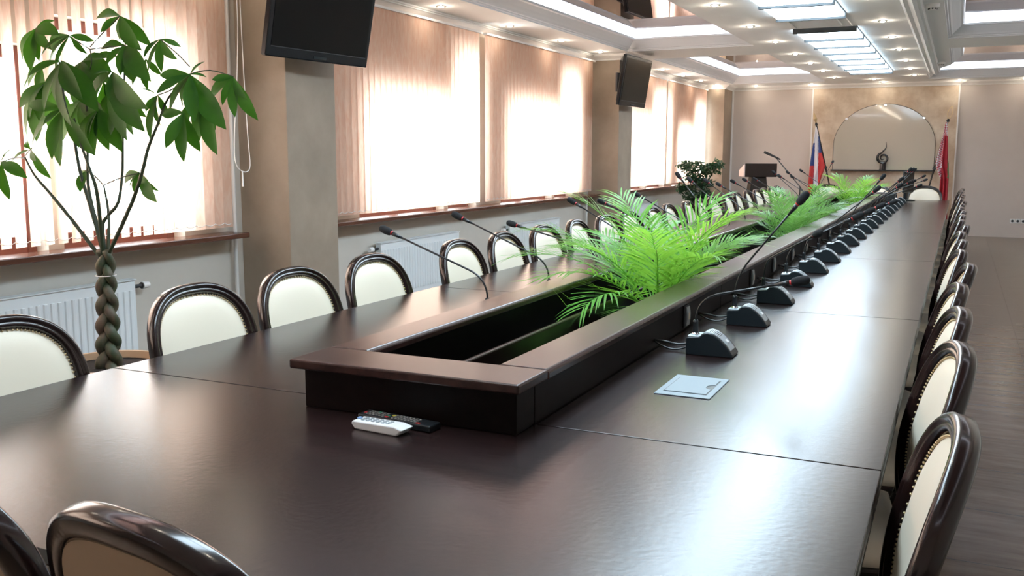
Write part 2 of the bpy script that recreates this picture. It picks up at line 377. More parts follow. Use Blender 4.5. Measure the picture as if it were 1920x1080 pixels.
for (x, y), lb in zip(((-.30, 9.2), (-.33, 14.9)), ('nearer one beside the first mirrored recess', 'farther one beside the far mirrored recess')):
    t = thing('smoke_detector', 'white round ceiling smoke detector, ' + lb, 'smoke detector', (x, y, ZC), 0, 'smoke detectors')
    link('body', lathe(B(), [(0, -.05), (.03, -.048), (.036, -.03), (.055, -.026), (.06, 0)], 20), WHITE, t, smooth=True)
    for k in range(8): link('slot', box(B(), -.006, .006, -.0385, -.033, -.045, -.033, Matrix.Rotation(k*pi/4, 4, 'Z')), BLACKP, t)

# ------------------------------------------------------------------ sills, blinds, radiators, pipes
def sill(y0, y1, label):
    o = link('window_sill', box(B(), XW, -4.33, y0, y1, .885, .92), SILLW, bevel=.006); tag(o, label, 'window sill', 'wooden window sills')
sill(-1.14, 5.02, 'long reddish wooden sill behind the tall braided plant')
sill(5.72, 11.97, 'long reddish wooden sill between the two pillars with screens')
sill(12.56, 18.09, 'reddish wooden sill behind the leafy bush near the far wall')
def blind(y0, y1, label, ang):
    t = thing('vertical_blind', label, 'blind', (-4.42, y0, 2.66), 0, 'peach vertical blinds')
    bm = B(); sp = .086; n = int((y1-y0)/sp); zb = -1.70
    for k in range(n):
        yc = (k+.5)*sp; a = ang(y0+yc) + random.uniform(-.04, .04); hw = .047
        dx, dy = hw*sin(a), hw*cos(a); cols = []
        for s in (-1, -.5, 0, .5, 1):
            bow = .004*(1-s*s)
            cols.append([bm.verts.new((s*dx+bow*cos(a), yc+s*dy-bow*sin(a), z)) for z in (-.02, -.6, -1.2, zb)])
        for A_, C_ in zip(cols, cols[1:]):
            for q in range(3): bm.faces.new((A_[q], C_[q], C_[q+1], A_[q+1]))
    link('slats', bm, FABRIC, t, smooth='all')
    link('headrail', box(B(), -.022, .022, 0, y1-y0, -.02, .0), WHITE, t)
    pts = []
    for k in range(n*4): pts.append((.012, k*sp/4, zb+.03-.012*abs(sin(k*pi/4))))
    link('bottom_chain', tube(B(), pts, .0022, 4), WHITE, t)
blind(-1.1, 1.2, 'peach vertical blind on the window closest to the viewpoint', lambda y: .12)
blind(1.25, 5.0, 'peach vertical blind with opened slats behind the tall braided plant', lambda y: -.36 if y < 4.1 else (-.36+(y-4.1)*1.1 if y < 4.55 else .14))
blind(5.85, 8.62, 'closed peach vertical blind right of the first pillar, nearer of two', lambda y: .10)
blind(8.74, 11.90, 'closed peach vertical blind left of the second pillar, farther of two', lambda y: .10)
blind(12.62, 15.36, 'peach vertical blind just beyond the pillar with the second screen', lambda y: .10)
blind(15.42, 18.05, 'peach vertical blind behind the leafy bush, closest to the far wall', lambda y: .10)
def radiator(y0, y1, zt, label, side):
    t = thing('radiator', label, 'radiator', (XW+.004, y0, zt-.5), 0, 'white radiators under the windows')
    L_ = y1-y0
    bm = B(); box(bm, .04, .09, 0, L_, 0, .5)
    n = int(L_/.045)
    for k in range(n): prism(bm, [(.09, k*.045+.012), (.098, k*.045+.018), (.098, k*.045+.036), (.09, k*.045+.042)], .05, .44, 'z')
    link('panel', bm, RADW, t, bevel=.002)
    bm = B(); box(bm, .025, .10, -.004, L_+.004, .5, .506); link('top_grille', bm, RADW, t)
    yv = L_ if side > 0 else 0
    vv = link('valve', tube(B(), [(.06, yv, .455), (.06, yv+side*.07, .455), (.06, yv+side*.075, .455)], [.012, .012, .02], 10), DARKGREY, t)
    link('valve_knob', tube(B(), [(.06, yv+side*.08, .455), (.06, yv+side*.13, .455)], [.022, .019], 14), WHITE, vv, smooth=True)
    for s in (.15, L_-.15): link('bracket', box(B(), -.0, .04, s-.02, s+.02, .1, .42), RADW, t)
radiator(2.55, 4.10, .70, 'white ribbed radiator under the window behind the braided plant', 1)
radiator(6.77, 8.17, .69, 'white ribbed radiator just right of the first pillar', -1)
radiator(9.34, 10.77, .67, 'white ribbed radiator left of the second pillar', -1)
radiator(13.6, 15.0, .67, 'white ribbed radiator under the farthest windows', -1)
for y, zt, lb in ((5.04, 2.68, 'thin white heating pipe running up beside the first pillar'), (11.83, .884, 'thin white heating pipe below the sill in the corner by the second pillar')):
    tag(link('heating_pipe', tube(B(), [(XW+.045, y, .0), (XW+.045, y, zt)], .013, 10), PIPEW, smooth=True), lb, 'pipe')
ch = [at(x, y, X=-4.16) for x, y in ((444, 0), (446, 60), (444, 160), (440, 250), (441, 300), (450, 318), (462, 322), (469, 310), (465, 260), (459, 170), (453, 60), (450, 0))]
t = thing('blind_cord', 'white looped blind cord hanging in front of the first pillar', 'cord', (-4.16, ch[0].y, 2.66))
link('cord', tube(B(), [Vector((0, 0, 0))]+[p-Vector((-4.16, ch[0].y, 2.66)) for p in spline(ch, 4)]+[Vector((.0, .06, 0))], .003, 5), WHITE, t)
p = at(455, 335, X=-4.16)-Vector((-4.16, ch[0].y, 2.66)); link('weight', tube(B(), [p+Vector((0, 0, .05)), p-Vector((0, 0, .05))], [.004, .007], 8), WHITE, t)

# ------------------------------------------------------------------ televisions
def tv(loc, yaw, tilt, label, wall_x):
    t = thing('television', label, 'television', loc)
    n = Vector((cos(yaw)*cos(tilt), -sin(yaw)*cos(tilt), -sin(tilt))); a = Vector((sin(yaw), cos(yaw), 0)); u = n.cross(a)
    if u.z < 0: u = -u
    T = Matrix((( a.x, n.x, u.x, 0), (a.y, n.y, u.y, 0), (a.z, n.z, u.z, 0), (0, 0, 0, 1)))   # local x across, y out of the screen, z up
    W2, H2 = .49, .315
    bm = B(); box(bm, -W2, W2, -.045, 0, -H2, H2); cs = link('case', bm, TVB, t, bevel=.008); cs.matrix_local = T
    bm = B(); box(bm, -W2+.035, W2-.035, .0005, .003, -H2+.07, H2-.035); link('screen', bm, SCREEN, t).matrix_local = T
    bm = B(); box(bm, -W2+.035, W2-.035, .0005, .006, -H2+.062, -H2+.067); link('screen_rim', bm, DARKGREY, cs)
    bm = B(); box(bm, -W2+.08, W2-.08, -.085, -.045, -H2+.05, H2-.10); link('rear_housing', bm, BLACKP, t, bevel=.01).matrix_local = T
    bm = B(); box(bm, -.06, .06, .0005, .004, -H2+.018, -H2+.034); link('control_strip', bm, BLUEBLK, cs)
    bk = wall_x-loc[0]
    bm = B(); box(bm, bk+.002, bk+.03, -.16, .16, -.12, .12); box(bm, bk+.03, -.06, -.05, .05, -.05, .05)
    link('wall_bracket', bm, DARKGREY, t, bevel=.003)
tv((-3.80, 5.21, 2.354), .086, .199, 'large black flat television on the near pillar above the window chairs', XP)
tv((-3.87, 11.99, 2.37), .035, .157, 'black flat television tilted down on the far pillar', XP)

# ------------------------------------------------------------------ conference table
X0, X1 = -2.485, -.115            # outer edges
PX0, PX1 = -1.615, -.965          # planter walls
SEAM = [2.19, 4.32, 6.77, 9.24, 11.5, 13.4, 14.95]
YT0, YT1 = 1.09, 16.0
def table_piece(x0, x1, y0, y1, label, edges):
    g = .0028
    t = thing('conference_table', label, 'table', ((x0+x1)/2, (y0+y1)/2, 0), 0, 'conference table sections')
    cx, cy = (x0+x1)/2, (y0+y1)/2; hx, hy = (x1-x0)/2-g, (y1-y0)/2-g
    link('tabletop', box(B(), -hx, hx, -hy, hy, .722, .75), TABLE, t, bevel=.0015)
    bm = B(); e = .022
    for s in edges:
        if s == 'L': box(bm, -hx, -hx+.05, -hy, hy, .690, .7215)
        if s == 'R': box(bm, hx-.05, hx, -hy, hy, .690, .7215)
        if s == 'N': box(bm, -hx, hx, -hy, -hy+.05, .690, .7215)
        if s == 'F': box(bm, -hx, hx, hy-.05, hy, .690, .7215)
    link('edge_moulding', bm, TRIMW, t, bevel=.010, seg=3)
    bm = B()
    for s in edges:
        ya = -hy+.56 if 'N' in edges else -hy; yb = hy-.59 if 'F' in edges else hy
        if s == 'L': box(bm, -hx+.52, -hx+.55, ya, yb, .02, .7215)
        if s == 'R': box(bm, hx-.55, hx-.52, ya, yb, .02, .7215)
        if s == 'N': box(bm, -hx+.52, hx-.52, -hy+.56, -hy+.59, .02, .722)
        if s == 'F': box(bm, -hx+.52, hx-.52, hy-.59, hy-.56, .02, .722)
    link('modesty_panel', bm, TRIMW, t)
    lx = [s*hx-.575*s for s in (-1, 1) if ('L' if s < 0 else 'R') in edges] + [s*(hx-.06) for s in (-1, 1) if ('L' if s < 0 else 'R') not in edges]
    for x in lx:
        for sy in (-1, 1):
            yy = sy*(hy-.08)
            if 'N' in edges and sy < 0: yy = -hy+.62
            if 'F' in edges and sy > 0: yy = hy-.62
            link('leg', box(B(), x-.025, x+.025, yy-.025, yy+.025, 0, .7215), TRIMW, t)
table_piece(X0, X1, YT0, SEAM[0], 'dark wood end section of the conference table, nearest the viewpoint', 'LRN')
for i in range(6):
    table_piece(X0, PX0-.002, SEAM[i], SEAM[i+1], 'dark wood table section on the window side, ' + nth(i, 'near end section').replace('nearest the', 'joined to the'), 'L')
    table_piece(PX1+.002, X1, SEAM[i], SEAM[i+1], 'dark wood table section on the aisle side, ' + nth(i, 'near end section').replace('nearest the', 'joined to the'), 'R')
table_piece(X0, X1, SEAM[6], YT1, 'dark wood end section of the conference table, below the flags', 'LRF')
# raised planter
t = thing('table_planter', 'long raised dark wood planter trough running down the middle of the table', 'planter', (0, 0, 0))
YP0, YP1 = 2.075, 14.9; ZB = .862
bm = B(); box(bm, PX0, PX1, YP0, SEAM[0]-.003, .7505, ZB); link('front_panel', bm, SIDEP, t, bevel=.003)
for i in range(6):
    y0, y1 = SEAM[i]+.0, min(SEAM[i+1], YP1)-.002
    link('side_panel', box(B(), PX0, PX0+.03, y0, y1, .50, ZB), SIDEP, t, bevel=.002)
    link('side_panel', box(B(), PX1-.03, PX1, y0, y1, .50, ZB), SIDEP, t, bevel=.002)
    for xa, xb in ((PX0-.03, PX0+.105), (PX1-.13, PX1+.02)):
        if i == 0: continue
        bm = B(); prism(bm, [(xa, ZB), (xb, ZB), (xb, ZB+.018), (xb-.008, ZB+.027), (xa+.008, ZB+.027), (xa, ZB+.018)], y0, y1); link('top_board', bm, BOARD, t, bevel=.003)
    if i == 0:
        for xa, xb in ((PX0-.03, PX0+.105), (PX1-.13, PX1+.02)):
            bm = B(); prism(bm, [(xa, ZB), (xb, ZB), (xb, ZB+.018), (xb-.008, ZB+.027), (xa+.008, ZB+.027), (xa, ZB+.018)], 2.235, y1); link('top_board', bm, BOARD, t, bevel=.003)
link('top_board', box(B(), PX0-.03, PX1+.02, 2.045, 2.232, ZB, ZB+.027), BOARD, t, bevel=.006, seg=3)
link('top_board', box(B(), PX0-.03, PX1+.02, YP1-.15, YP1+.03, ZB, ZB+.027), BOARD, t, bevel=.006, seg=3)
link('end_panel', box(B(), PX0+.03, PX1-.03, YP1-.03, YP1, .5, ZB), TABLE, t)
link('front_inner_panel', box(B(), PX0+.03, PX1-.03, SEAM[0], SEAM[0]+.03, .5, ZB), WELLW, t)
link('trough_floor', box(B(), PX0+.03, PX1-.03, SEAM[0]+.03, YP1-.03, .50, .52), WELLW, t)
bm = B(); x = -1.405; prism(bm, [(x, .52), (x+.02, .52), (x+.02, .79), (x+.016, .796), (x+.004, .796), (x, .79)], SEAM[0]+.03, YP1-.03); link('inner_rail', bm, TRIMW, t, bevel=.003)
bm = B(); prism(bm, [(PX1-.125, .70), (PX1-.03, .70), (PX1-.03, .725), (PX1-.125, .725)], SEAM[0]+.03, YP1-.03); link('cable_tray', bm, WELLW, t)
# sockets on the planter side
sy = [3.69, 5.02, 5.67, 6.35, 6.97, 7.62, 8.27]
for i, y in enumerate(sy):
    s = thing('planter_socket', 'flat silver socket plate on the planter side between the microphones, ' + nth(i), 'socket', (PX1, y, .805), 0, 'socket plates on the planter')
    link('backplate', box(B(), .0005, .006, -.036, .036, -.045, .045), DARKGREY, s, bevel=.002)
    bm = B(); prism(bm, [(.006, -.04), (.012, -.038), (.016, -.01), (.016, .01), (.012, .038), (.006, .04)], -.026, .022, 'y'); link('cover', bm, SILVER, s, bevel=.002)
    link('outlet', box(B(), .0155, .0175, -.010, .006, -.014, .014), CREAM, s, bevel=.001)
BOXM = mat('grey_box_metal', (.25, .30, .33), .55, spec=.35)
# pop-up box
s = thing('cable_box', 'flat grey metal cable access box set into the near aisle side of the table', 'cable box', (-.694, 2.762, .75))
link('rim', box(B(), -.083, .083, -.13, .13, .0003, .003), BOXM, s, bevel=.001)
bm = B(); arc = [(.062, -.02-.035), ] ; P_ = [(-.062, -.09), (.062, -.09)]
P_ += [(.062-.020*sin(k*pi/8), -.03+.03*(1-cos(k*pi/8))) for k in range(9)] + [(.062, .09), (-.062, .09)]
prism(bm, P_, .0032, .0048, 'z'); link('lid', bm, BOXM, s)
bm = B(); prism(bm, [(.062, -.03)]+[(.062-.0195*sin(k*pi/8), -.03+.03*(1-cos(k*pi/8))) for k in range(1, 9)], .0031, .0034, 'z'); link('finger_hole', bm, BLACKP, s)
bm = B()
for a in ((-.0655, -.062, -.093, .093), (.062, .0655, -.093, .093), (-.0655, .0655, -.0945, -.091), (-.0655, .0655, .091, .0945)): box(bm, *a, .0031, .0034)
link('lid_gap', bm, BLACKP, s)

# ------------------------------------------------------------------ chairs
def outline(n=72, off=0):
    pts = []
    for k in range(n):
        t = 2*pi*k/n; c, s_ = cos(t), sin(t)
        e = 2/2.5; a = .27 if s_ >= 0 else .27-.03*abs(s_)**1.5
        b = .25 if s_ >= 0 else .23
        pts.append(Vector((a*math.copysign(abs(c)**e, c), .71+b*math.copysign(abs(s_)**e, s_))))
    if off:
        q = []
        for k in range(n):
            d = (pts[(k+1) % n]-pts[k-1]).normalized(); q.append(pts[k]+Vector((-d.y, d.x))*off)
        return q
    return pts
REC, CUR = .24, .40
def cp3(p, y=0): return Vector((p.x, y-(p.y-.45)*REC+CUR*p.x*p.x, p.y + y*REC))
def make_chair():
    t = thing('conference_chair', 'x', 'chair')
    prof = [(0, -.022), (0, .006), (.004, .013), (.011, .018), (.018, .017), (.021, .011), (.025, .012), (.030, .016), (.036, .013), (.040, .004), (.044, -.004), (.046, -.022), (.036, -.028), (.010, -.029)]
    bm = B(); rings = [[bm.verts.new(cp3(q, d)) for q in outline(72, o)] for o, d in prof]
    m = len(rings)
    for i in range(m):
        for k in range(72): bm.faces.new((rings[i][k], rings[i][(k+1) % 72], rings[(i+1) % m][(k+1) % 72], rings[(i+1) % m][k]))
    link('back_frame', bm, CHAIRW, t, smooth='all')
    def pad(name, m_, sgn, base, bulge):
        bm = B(); rim = outline(72, .042); c = Vector((0, .71)); R0 = []
        for k in range(8):
            f = 1-k/8; d = base+sgn*bulge*(1-f**5); R0.append([bm.verts.new(cp3(c+(q-c)*f, d)) for q in rim])
        cv = bm.verts.new(cp3(c, base+sgn*bulge))
        for A_, C_ in zip(R0, R0[1:]):
            for k in range(72): bm.faces.new((A_[k], A_[(k+1) % 72], C_[(k+1) % 72], C_[k]))
        for k in range(72): bm.faces.new((R0[-1][k], R0[-1][(k+1) % 72], cv))
        return link(name, bm, m_, t, smooth='all')
    cu = pad('back_cushion', CREAM, 1, -.004, .022); r = pad('rear_panel', CREAMB, -1, -.022, .008); r['label'] = 'plain tan fabric on the outside of the backrest'
    bm = B()
    for q in outline(112, .0465):
        c = cp3(q, .0015); bmesh.ops.create_icosphere(bm, subdivisions=1, radius=.0036, matrix=Matrix.Translation(c))
    link('nail_trim', bm, BRASS, cu, smooth='all')
    bm = B(); prism(bm, [(-.23, .0), (.23, .0), (.25, .25), (.24, .44), (.15, .47), (-.15, .47), (-.24, .44), (-.25, .25)], .355, .415, 'z'); link('seat_frame', bm, CHAIRW, t, bevel=.01)
    bm = B(); rings = []
    sp = [(-.22, .012), (.22, .012), (.24, .25), (.23, .43), (.14, .46), (-.14, .46), (-.23, .43), (-.24, .25)]
    for f, z in ((1, .415), (1.0, .445), (.96, .468), (.85, .482), (.5, .49)): rings.append([bm.verts.new((x*f, .235+(y-.235)*f, z)) for x, y in sp])
    for A_, C_ in zip(rings, rings[1:]):
        for k in range(8): bm.faces.new((A_[k], A_[(k+1) % 8], C_[(k+1) % 8], C_[k]))
    bm.faces.new(rings[-1]); bm.faces.new(rings[0][::-1]); link('seat_cushion', bm, CREAM, t, smooth='all')
    for s_ in (-1, 1):
        link('leg', tube(B(), [(s_*.20, .40, .36), (s_*.205, .405, .30), (s_*.205, .41, .1), (s_*.205, .41, 0)], [.028, .022, .016, .013], 12), CHAIRW, t, smooth=True)
        link('leg', tube(B(), [(s_*.19, -.035, .56), (s_*.20, -.0, .42), (s_*.20, .0, .30), (s_*.205, -.05, .12), (s_*.21, -.10, 0)], [.02, .026, .022, .018, .015], 12), CHAIRW, t, smooth=True)
    return t
chair0 = make_chair(); used = [False]
def chair(x, y, rz, label, group):
    if used[0]: c = copy_tree(chair0)
    else: c = chair0; used[0] = True
    c.location = (x, y, 0); c.rotation_euler = (0, 0, rz); c['label'] = label; c['group'] = group
YL = [1.87, 2.69, 3.28, 3.90, 4.79, 5.39, 6.03, 6.67, 7.30, 7.95, 8.60, 9.22, 9.86, 10.48, 11.12, 11.75, 12.40, 13.05, 13.68, 14.32, 14.9, 15.45]
for i, y in enumerate(YL):
    chair(-2.50+random.uniform(-.015, .015)*(i > 6), y, -pi/2+random.uniform(-.05, .05)*(i > 3), 'cream padded chair with dark wood frame on the window side, ' + nth(i), 'chairs along the window side of the table')
YRt = [1.88, 2.67, 3.32, 3.97, 4.74, 5.42, 6.07, 6.72, 7.36, 8.0, 8.65, 9.28, 9.92, 10.56, 11.2, 11.85, 12.5, 13.08, 13.66, 14.25, 14.83, 15.42]
for i, y in enumerate(YRt):
    chair(-.085+(.0, .0, -.0, -.005, .035, .0, .01, .0, .03, .0, .01, .02, 0, .01, .03, 0, .01, .02, .0, .01, .0, .02)[i], y, pi/2+(.09, .10, .10, .08, .04, .05, .03)[min(i, 6)]+random.uniform(-.04, .04), 'cream padded chair with dark wood frame on the aisle side, ' + nth(i), 'chairs along the aisle side of the table')
chair(-.995, 1.017, -.134, 'chair at the near table end seen from behind, right one of the pair', 'chairs at the near table end')
chair(-1.565, 1.02, .05, 'chair at the near table end seen from behind, left one of the pair', 'chairs at the near table end')
chair(-.485, 16.30, pi, 'cream chair at the far table end beside the red flag', 'chairs at the far table end')
chair(-1.96, 16.30, pi, 'cream chair at the far table end near the tricolour flag', 'chairs at the far table end')
chair(-1.22, 16.32, pi, 'cream chair at the middle of the far table end behind the palms', 'chairs at the far table end')

# ------------------------------------------------------------------ microphones
protos = {}
def mic(x, y, rz, head, label, group):
    """x,y: middle of the base's rear edge; the neck ends at world point head"""
    t = thing('conference_microphone', label, 'microphone', (x, y, .75), rz, group)
    if not protos:
        pr = [(0, 0), (0, .058), (.006, .063), (.046, .066), (.058, .079), (.075, .083), (.095, .078), (.118, .064), (.140, .043), (.158, .020), (.166, .008), (.164, 0)]
        bm = B(); prism(bm, [(a, b) for a, b in pr], -.048, .048, 'y'); protos['base'] = link('base', bm, BLUEBLK, t, bevel=.005, smooth=True)
        tp = [(.060, .0805), (.075, .0845), (.095, .0795), (.118, .0655), (.140, .0445), (.156, .0235)]
        bm = B(); prism(bm, tp+[(a-.002, b-.006) for a, b in tp[::-1]], -.034, .034, 'y'); protos['top'] = link('top_panel', bm, SILVER, t, bevel=.001, smooth=True)
        bm = B()
        for k in range(7):
            xx = .078+k*.0055; zz = .0845-(xx-.075)*.25-max(0, xx-.095)*.38; box(bm, xx, xx+.002, -.022, .022, zz-.003, zz+.0006)
        protos['grille'] = link('speaker_grille', bm, DARKGREY, protos['top'])
        bm = B(); prism(bm, [(.129, .054), (.139, .045), (.141, .048), (.131, .0575)], -.009, .009, 'y'); protos['button'] = link('button', bm, WHITE, protos['top'], bevel=.001)
        protos['deck'] = link('rear_deck', box(B(), .004, .048, -.040, .040, .0635, .0672), SILVER, t, bevel=.002)
        protos['stem'] = link('socket_stem', lathe(B(), [(0, .067), (.012, .067), (.0105, .075), (.0095, .110), (.0105, .112), (.008, .118), (0, .118)], 14, (.022, 0, 0)), BLACKP, t, smooth=True)
        protos['collar'] = link('collar', lathe(B(), [(.013, .0672), (.015, .069), (.012, .073)], 14, (.022, 0, 0)), CHROME, protos['stem'], smooth=True)
        bm = B(); protos['screen'] = link('windscreen', lathe(bm, [(0, -.002), (.010, 0), (.0145, .006), (.0165, .02), (.0165, .045), (.013, .056), (.006, .061), (0, .062)], 18), FOAM, t, smooth='all')
        protos['ring'] = link('red_ring', lathe(B(), [(.0085, -.006), (.0092, -.0055), (.0096, -.001), (.0096, .0)], 14), REDRING, t, smooth='all')
        first = True
    else:
        first = False
        for k in ('base', 'top', 'deck', 'stem'): copy_tree(protos[k], t)
    reach = .127 if x > PX1 else .074
    ck = 'cable%.3f' % reach
    if ck not in protos:
        bm = B(); q = reach/.105
        tube(bm, spline([(.002, .012, .03), (-.035*q, .010, .022), (-.075*q, .004, .03), (-reach, 0, .032)], 4), .0045, 6)
        tube(bm, spline([(.002, -.005, .022), (-.035*q, -.014, .008), (-.07*q, -.01, .012), (-reach, -.004, .029)], 4), .0035, 6)
        protos[ck] = link('cable', bm, BLACKP, t, smooth='all')
    else:
        c = protos[ck].copy(); col.objects.link(c); c.parent = t
    H = Matrix.Rotation(-rz, 4, 'Z') @ (Vector(head)-Vector((x, y, .75)))
    P0 = Vector((.022, 0, .112)); Cc = P0+Vector((0, 0, .085)); d = (H-Cc).normalized()
    Q = Cc+d*.09
    pts = [P0.lerp(Cc, k/8).lerp(Cc.lerp(Q, k/8), k/8) for k in range(9)] + [Q.lerp(H-d*.085, .5), H-d*.085]
    link('gooseneck', tube(B(), pts, .0042, 8), BLACKP, t, smooth='all')
    link('neck_taper', tube(B(), [H-d*.088, H-d*.05, H-d*.036], [.0045, .0085, .0095], 12), BLACKP, t, smooth='all')
    base = Matrix.Translation(H-d*.028) @ d.to_track_quat('Z', 'Y').to_matrix().to_4x4()
    for k in ('screen', 'ring'):
        c = protos[k] if first else protos[k].copy()
        if not first: col.objects.link(c); c.parent = t
        c.matrix_local = base
RH = [(1500, 527), (1505, 372), (1533, 439), (1609, 405), (1630, 396), (1651, 386), (1644, 355), (1675, 379), (1655, 332), (1687, 348), (1689, 337), (1707, 341), (1712.6, 340), (1724, 348), (1706, 318.5), (1711, 318.5), (1715, 319), (1735, 337.5), (1732, 330.5)]
for i, h in enumerate(RH):
    y = 3.262+.645*i; hy = y-.02
    if i == 2: hy = y-.45
    mic(-.837, y, 0, at(*h, Y=hy), 'black gooseneck microphone on the aisle side of the planter, ' + nth(i), 'microphones on the aisle side')
LH = [(724, 432), (858, 405), (960, 420), (1072, 377), (1128, 378), (1195, 365), (1272, 329), (1293, 337), (1324, 339.5), (1347.5, 346), (1374.6, 340.5), (1396.5, 337.3), (1415.7, 336), (1451, 323.5), (1461.5, 330), (1477.5, 323.5), (1486, 332), (1502.4, 320)]
for i, h in enumerate(LH):
    y = 3.40+.642*i
    mic(-1.69, y, pi, at(*h, Y=y), 'black gooseneck microphone on the window side of the planter, ' + nth(i), 'microphones on the window side')
for (x, h), lb in zip(((-1.95, (1561, 304)), (-1.35, (1621, 334))), ('tall thin one at its left', 'short one at its middle')):
    mic(x, 15.19, pi/2, at(*h, Y=15.5), 'black gooseneck microphone on the far table end, ' + lb, 'microphones at the far end')

# ------------------------------------------------------------------ remotes
def remote(name, loc, rz, L_, W_, H_, m, label, keys, bulge=False):
    t = thing(name, label, 'remote control', loc, rz)
    if bulge: bm = prism(B(), [(-L_/2+.012, 0), (-L_/2, H_*.55), (-L_/2+.004, H_*.9), (L_/2-.03, H_), (L_/2, H_*.75), (L_/2-.02, 0)], -W_/2, W_/2, 'y')
    else: bm = box(B(), -L_/2, L_/2, -W_/2, W_/2, 0, H_)
    link('body', bm, m, t, bevel=.004, seg=3)
    for kx, ky, kw, kh, km in keys: link('button', box(B(), kx-kw, kx+kw, ky-kh, ky+kh, H_-.002, H_+.0016), km, t, bevel=.0008)
GR = mat('grey_keys', (.25, .24, .22), .5); GN = mat('green_key', (.02, .3, .15), .4); YE = mat('yellow_key', (.6, .5, .05), .4); RDK = mat('red_key', (.5, .03, .03), .4); BLK = mat('blue_key', (.25, .4, .7), .4)
keys = [(-.095+.0105*i, .012-.012*j, .0032, .0032, GR) for i in range(16) for j in range(3) if not (5 < i < 8)]
keys += [(-.03, -.012, .005, .004, RDK), (-.03, -.002, .004, .003, GN), (-.018, .006, .005, .004, YE), (-.105, -.006, .004, .004, RDK), (-.07, .014, .007, .003, GN), (.075, -.017, .006, .003, RDK)]
remote('remote_control', (-1.285, 2.035, .7505), -.10, .235, .05, .018, BLACKP, 'black television remote with coloured keys against the planter front', keys)
keys = [(-.055+.016*i, .010-.010*j, .0045, .0028, SILVER) for i in range(6) for j in range(3)] + [(-.072, 0, .005, .006, BLK)]
WREM = mat('white_remote', (.74, .74, .74), .35)
remote('remote_control', (-1.292, 1.968, .7505), -.09, .165, .05, .024, WREM, 'white remote control lying in front of the black remote', keys, True)

# ------------------------------------------------------------------ palms in the planter
def frond(origin, az, elev, length, m, seed, leaflets=26, ll=.20, droop=1.0):
    rnd = random.Random(seed); bm = B(); p = Vector(origin); e = elev; d = Vector((cos(az)*cos(e), sin(az)*cos(e), sin(e)))
    pts = [p.copy()]; N = 18
    for k in range(N):
        e -= droop*.075*(k/N)**.6*1.2; d = Vector((cos(az)*cos(e), sin(az)*cos(e), sin(e))); p = p+d*(length/N); pts.append(p.copy())
    tube(bm, pts, [.0045-.0035*k/N for k in range(N+1)], 5)
    for k in range(leaflets):
        f = .22+.78*k/(leaflets-1); i = min(int(f*N), N-1); c = pts[i].lerp(pts[i+1], f*N-i)
        tn = (pts[i+1]-pts[i]).normalized(); side = tn.cross(Vector((0, 0, 1)))
        side = side.normalized() if side.length > .05 else Vector((sin(az), -cos(az), 0)); up = side.cross(tn)
        L_ = ll*(.55+.6*sin(pi*min(1, f*.93)))*rnd.uniform(.85, 1.1)
        for s in (-1, 1):
            ang = RAD(62-38*f)+rnd.uniform(-.08, .08)
            dr = (tn*cos(ang)+side*s*sin(ang)+up*rnd.uniform(.12, .32)).normalized(); wv = dr.cross(up).normalized()
            hw = .0050*(L_/.2)**.5; row = []
            for q, wd in ((0, .35), (.3, 1), (.65, .8), (1, .04)):
                cc = c+dr*(L_*q)-Vector((0, 0, .28*L_*q*q)); row.append((bm.verts.new(cc-wv*hw*wd), bm.verts.new(cc+wv*hw*wd)))
            for A_, C_ in zip(row, row[1:]): bm.faces.new((A_[0], A_[1], C_[1], C_[0]))
    return bm
def clear_el(x, az, el):
    # steep enough to rise over the planter board before leaning out
    c = cos(az); d = ((PX1-.13)-x if c > 0 else x-(PX0+.105))/max(abs(c), .05)-.035
    return max(el, min(1.42, math.atan2(.29, max(d, .02))))
def rest(bm, x):
    # leaflets lie on the boards or stay inside the trough instead of passing through the wood
    lo, hi = PX0+.109-x, PX1-.134-x
    for v in bm.verts:
        if lo <= v.co.x <= hi or v.co.z > .895-.52: continue
        if v.co.z > .78-.52: v.co.z = .895-.52
        else: v.co.x = min(max(v.co.x, lo), hi)
    return bm
def palm(x, y, label, n, size, m, seed, ll=.2, lf=26, manual=()):
    t = thing('potted_palm', label, 'palm', (x, y, .52), 0, 'palms in the table planter'); rnd = random.Random(seed)
    link('pot', lathe(B(), [(0, 0), (.08, 0), (.11, .16), (.12, .165), (.12, .18), (.105, .18), (.10, .165)], 20), POTD, t, smooth=True)
    link('soil', lathe(B(), [(0, .165), (.101, .165)], 20), SOIL, t)
    for k in range(n):
        az = 2*pi*k/n*1.0+rnd.uniform(-.25, .25); inner = k % 3
        el = (1.3, .95, .6)[inner]+rnd.uniform(-.1, .1)
        el = clear_el(x, az, el)
        L_ = size*(1.0, .95, .85)[inner]*rnd.uniform(.85, 1.1)
        link('frond', rest(frond((.03*cos(az), .03*sin(az), .17), az, el, L_, m, seed*50+k, lf, ll, 1.0), x), m, t)
    for k, (az, el, L_) in enumerate(manual): el = clear_el(x, az, el); link('frond', rest(frond((.03*cos(az), .03*sin(az), .17), az, el, L_, m, seed*50+40+k, lf, ll, 1.0), x), m, t)
palm(-1.25, 4.28, 'large bright green feathery palm in the planter, closest to the viewpoint', 16, .68, PALM, 3, .23, 21, ((-2.2, .75, .66), (-2.6, .55, .72), (2.7, .6, .7), (1.35, .8, .72), (1.0, .95, .66), (-1.45, .35, .66), (1.9, 1.1, .68), (-2.9, 1.0, .72), (2.2, .8, .72)))
palm(-1.25, 8.05, 'dense fine leaved green palm in the middle of the planter, nearer one', 17, .55, PALMD, 5, .17, 22)
palm(-1.25, 9.30, 'dense fine leaved green palm in the middle of the planter, farther one', 15, .54, PALMD, 6, .17, 22)
palm(-1.25, 13.40, 'bright green palm at the far end of the planter before the arched board', 15, .62, PALM, 8, .20, 20)

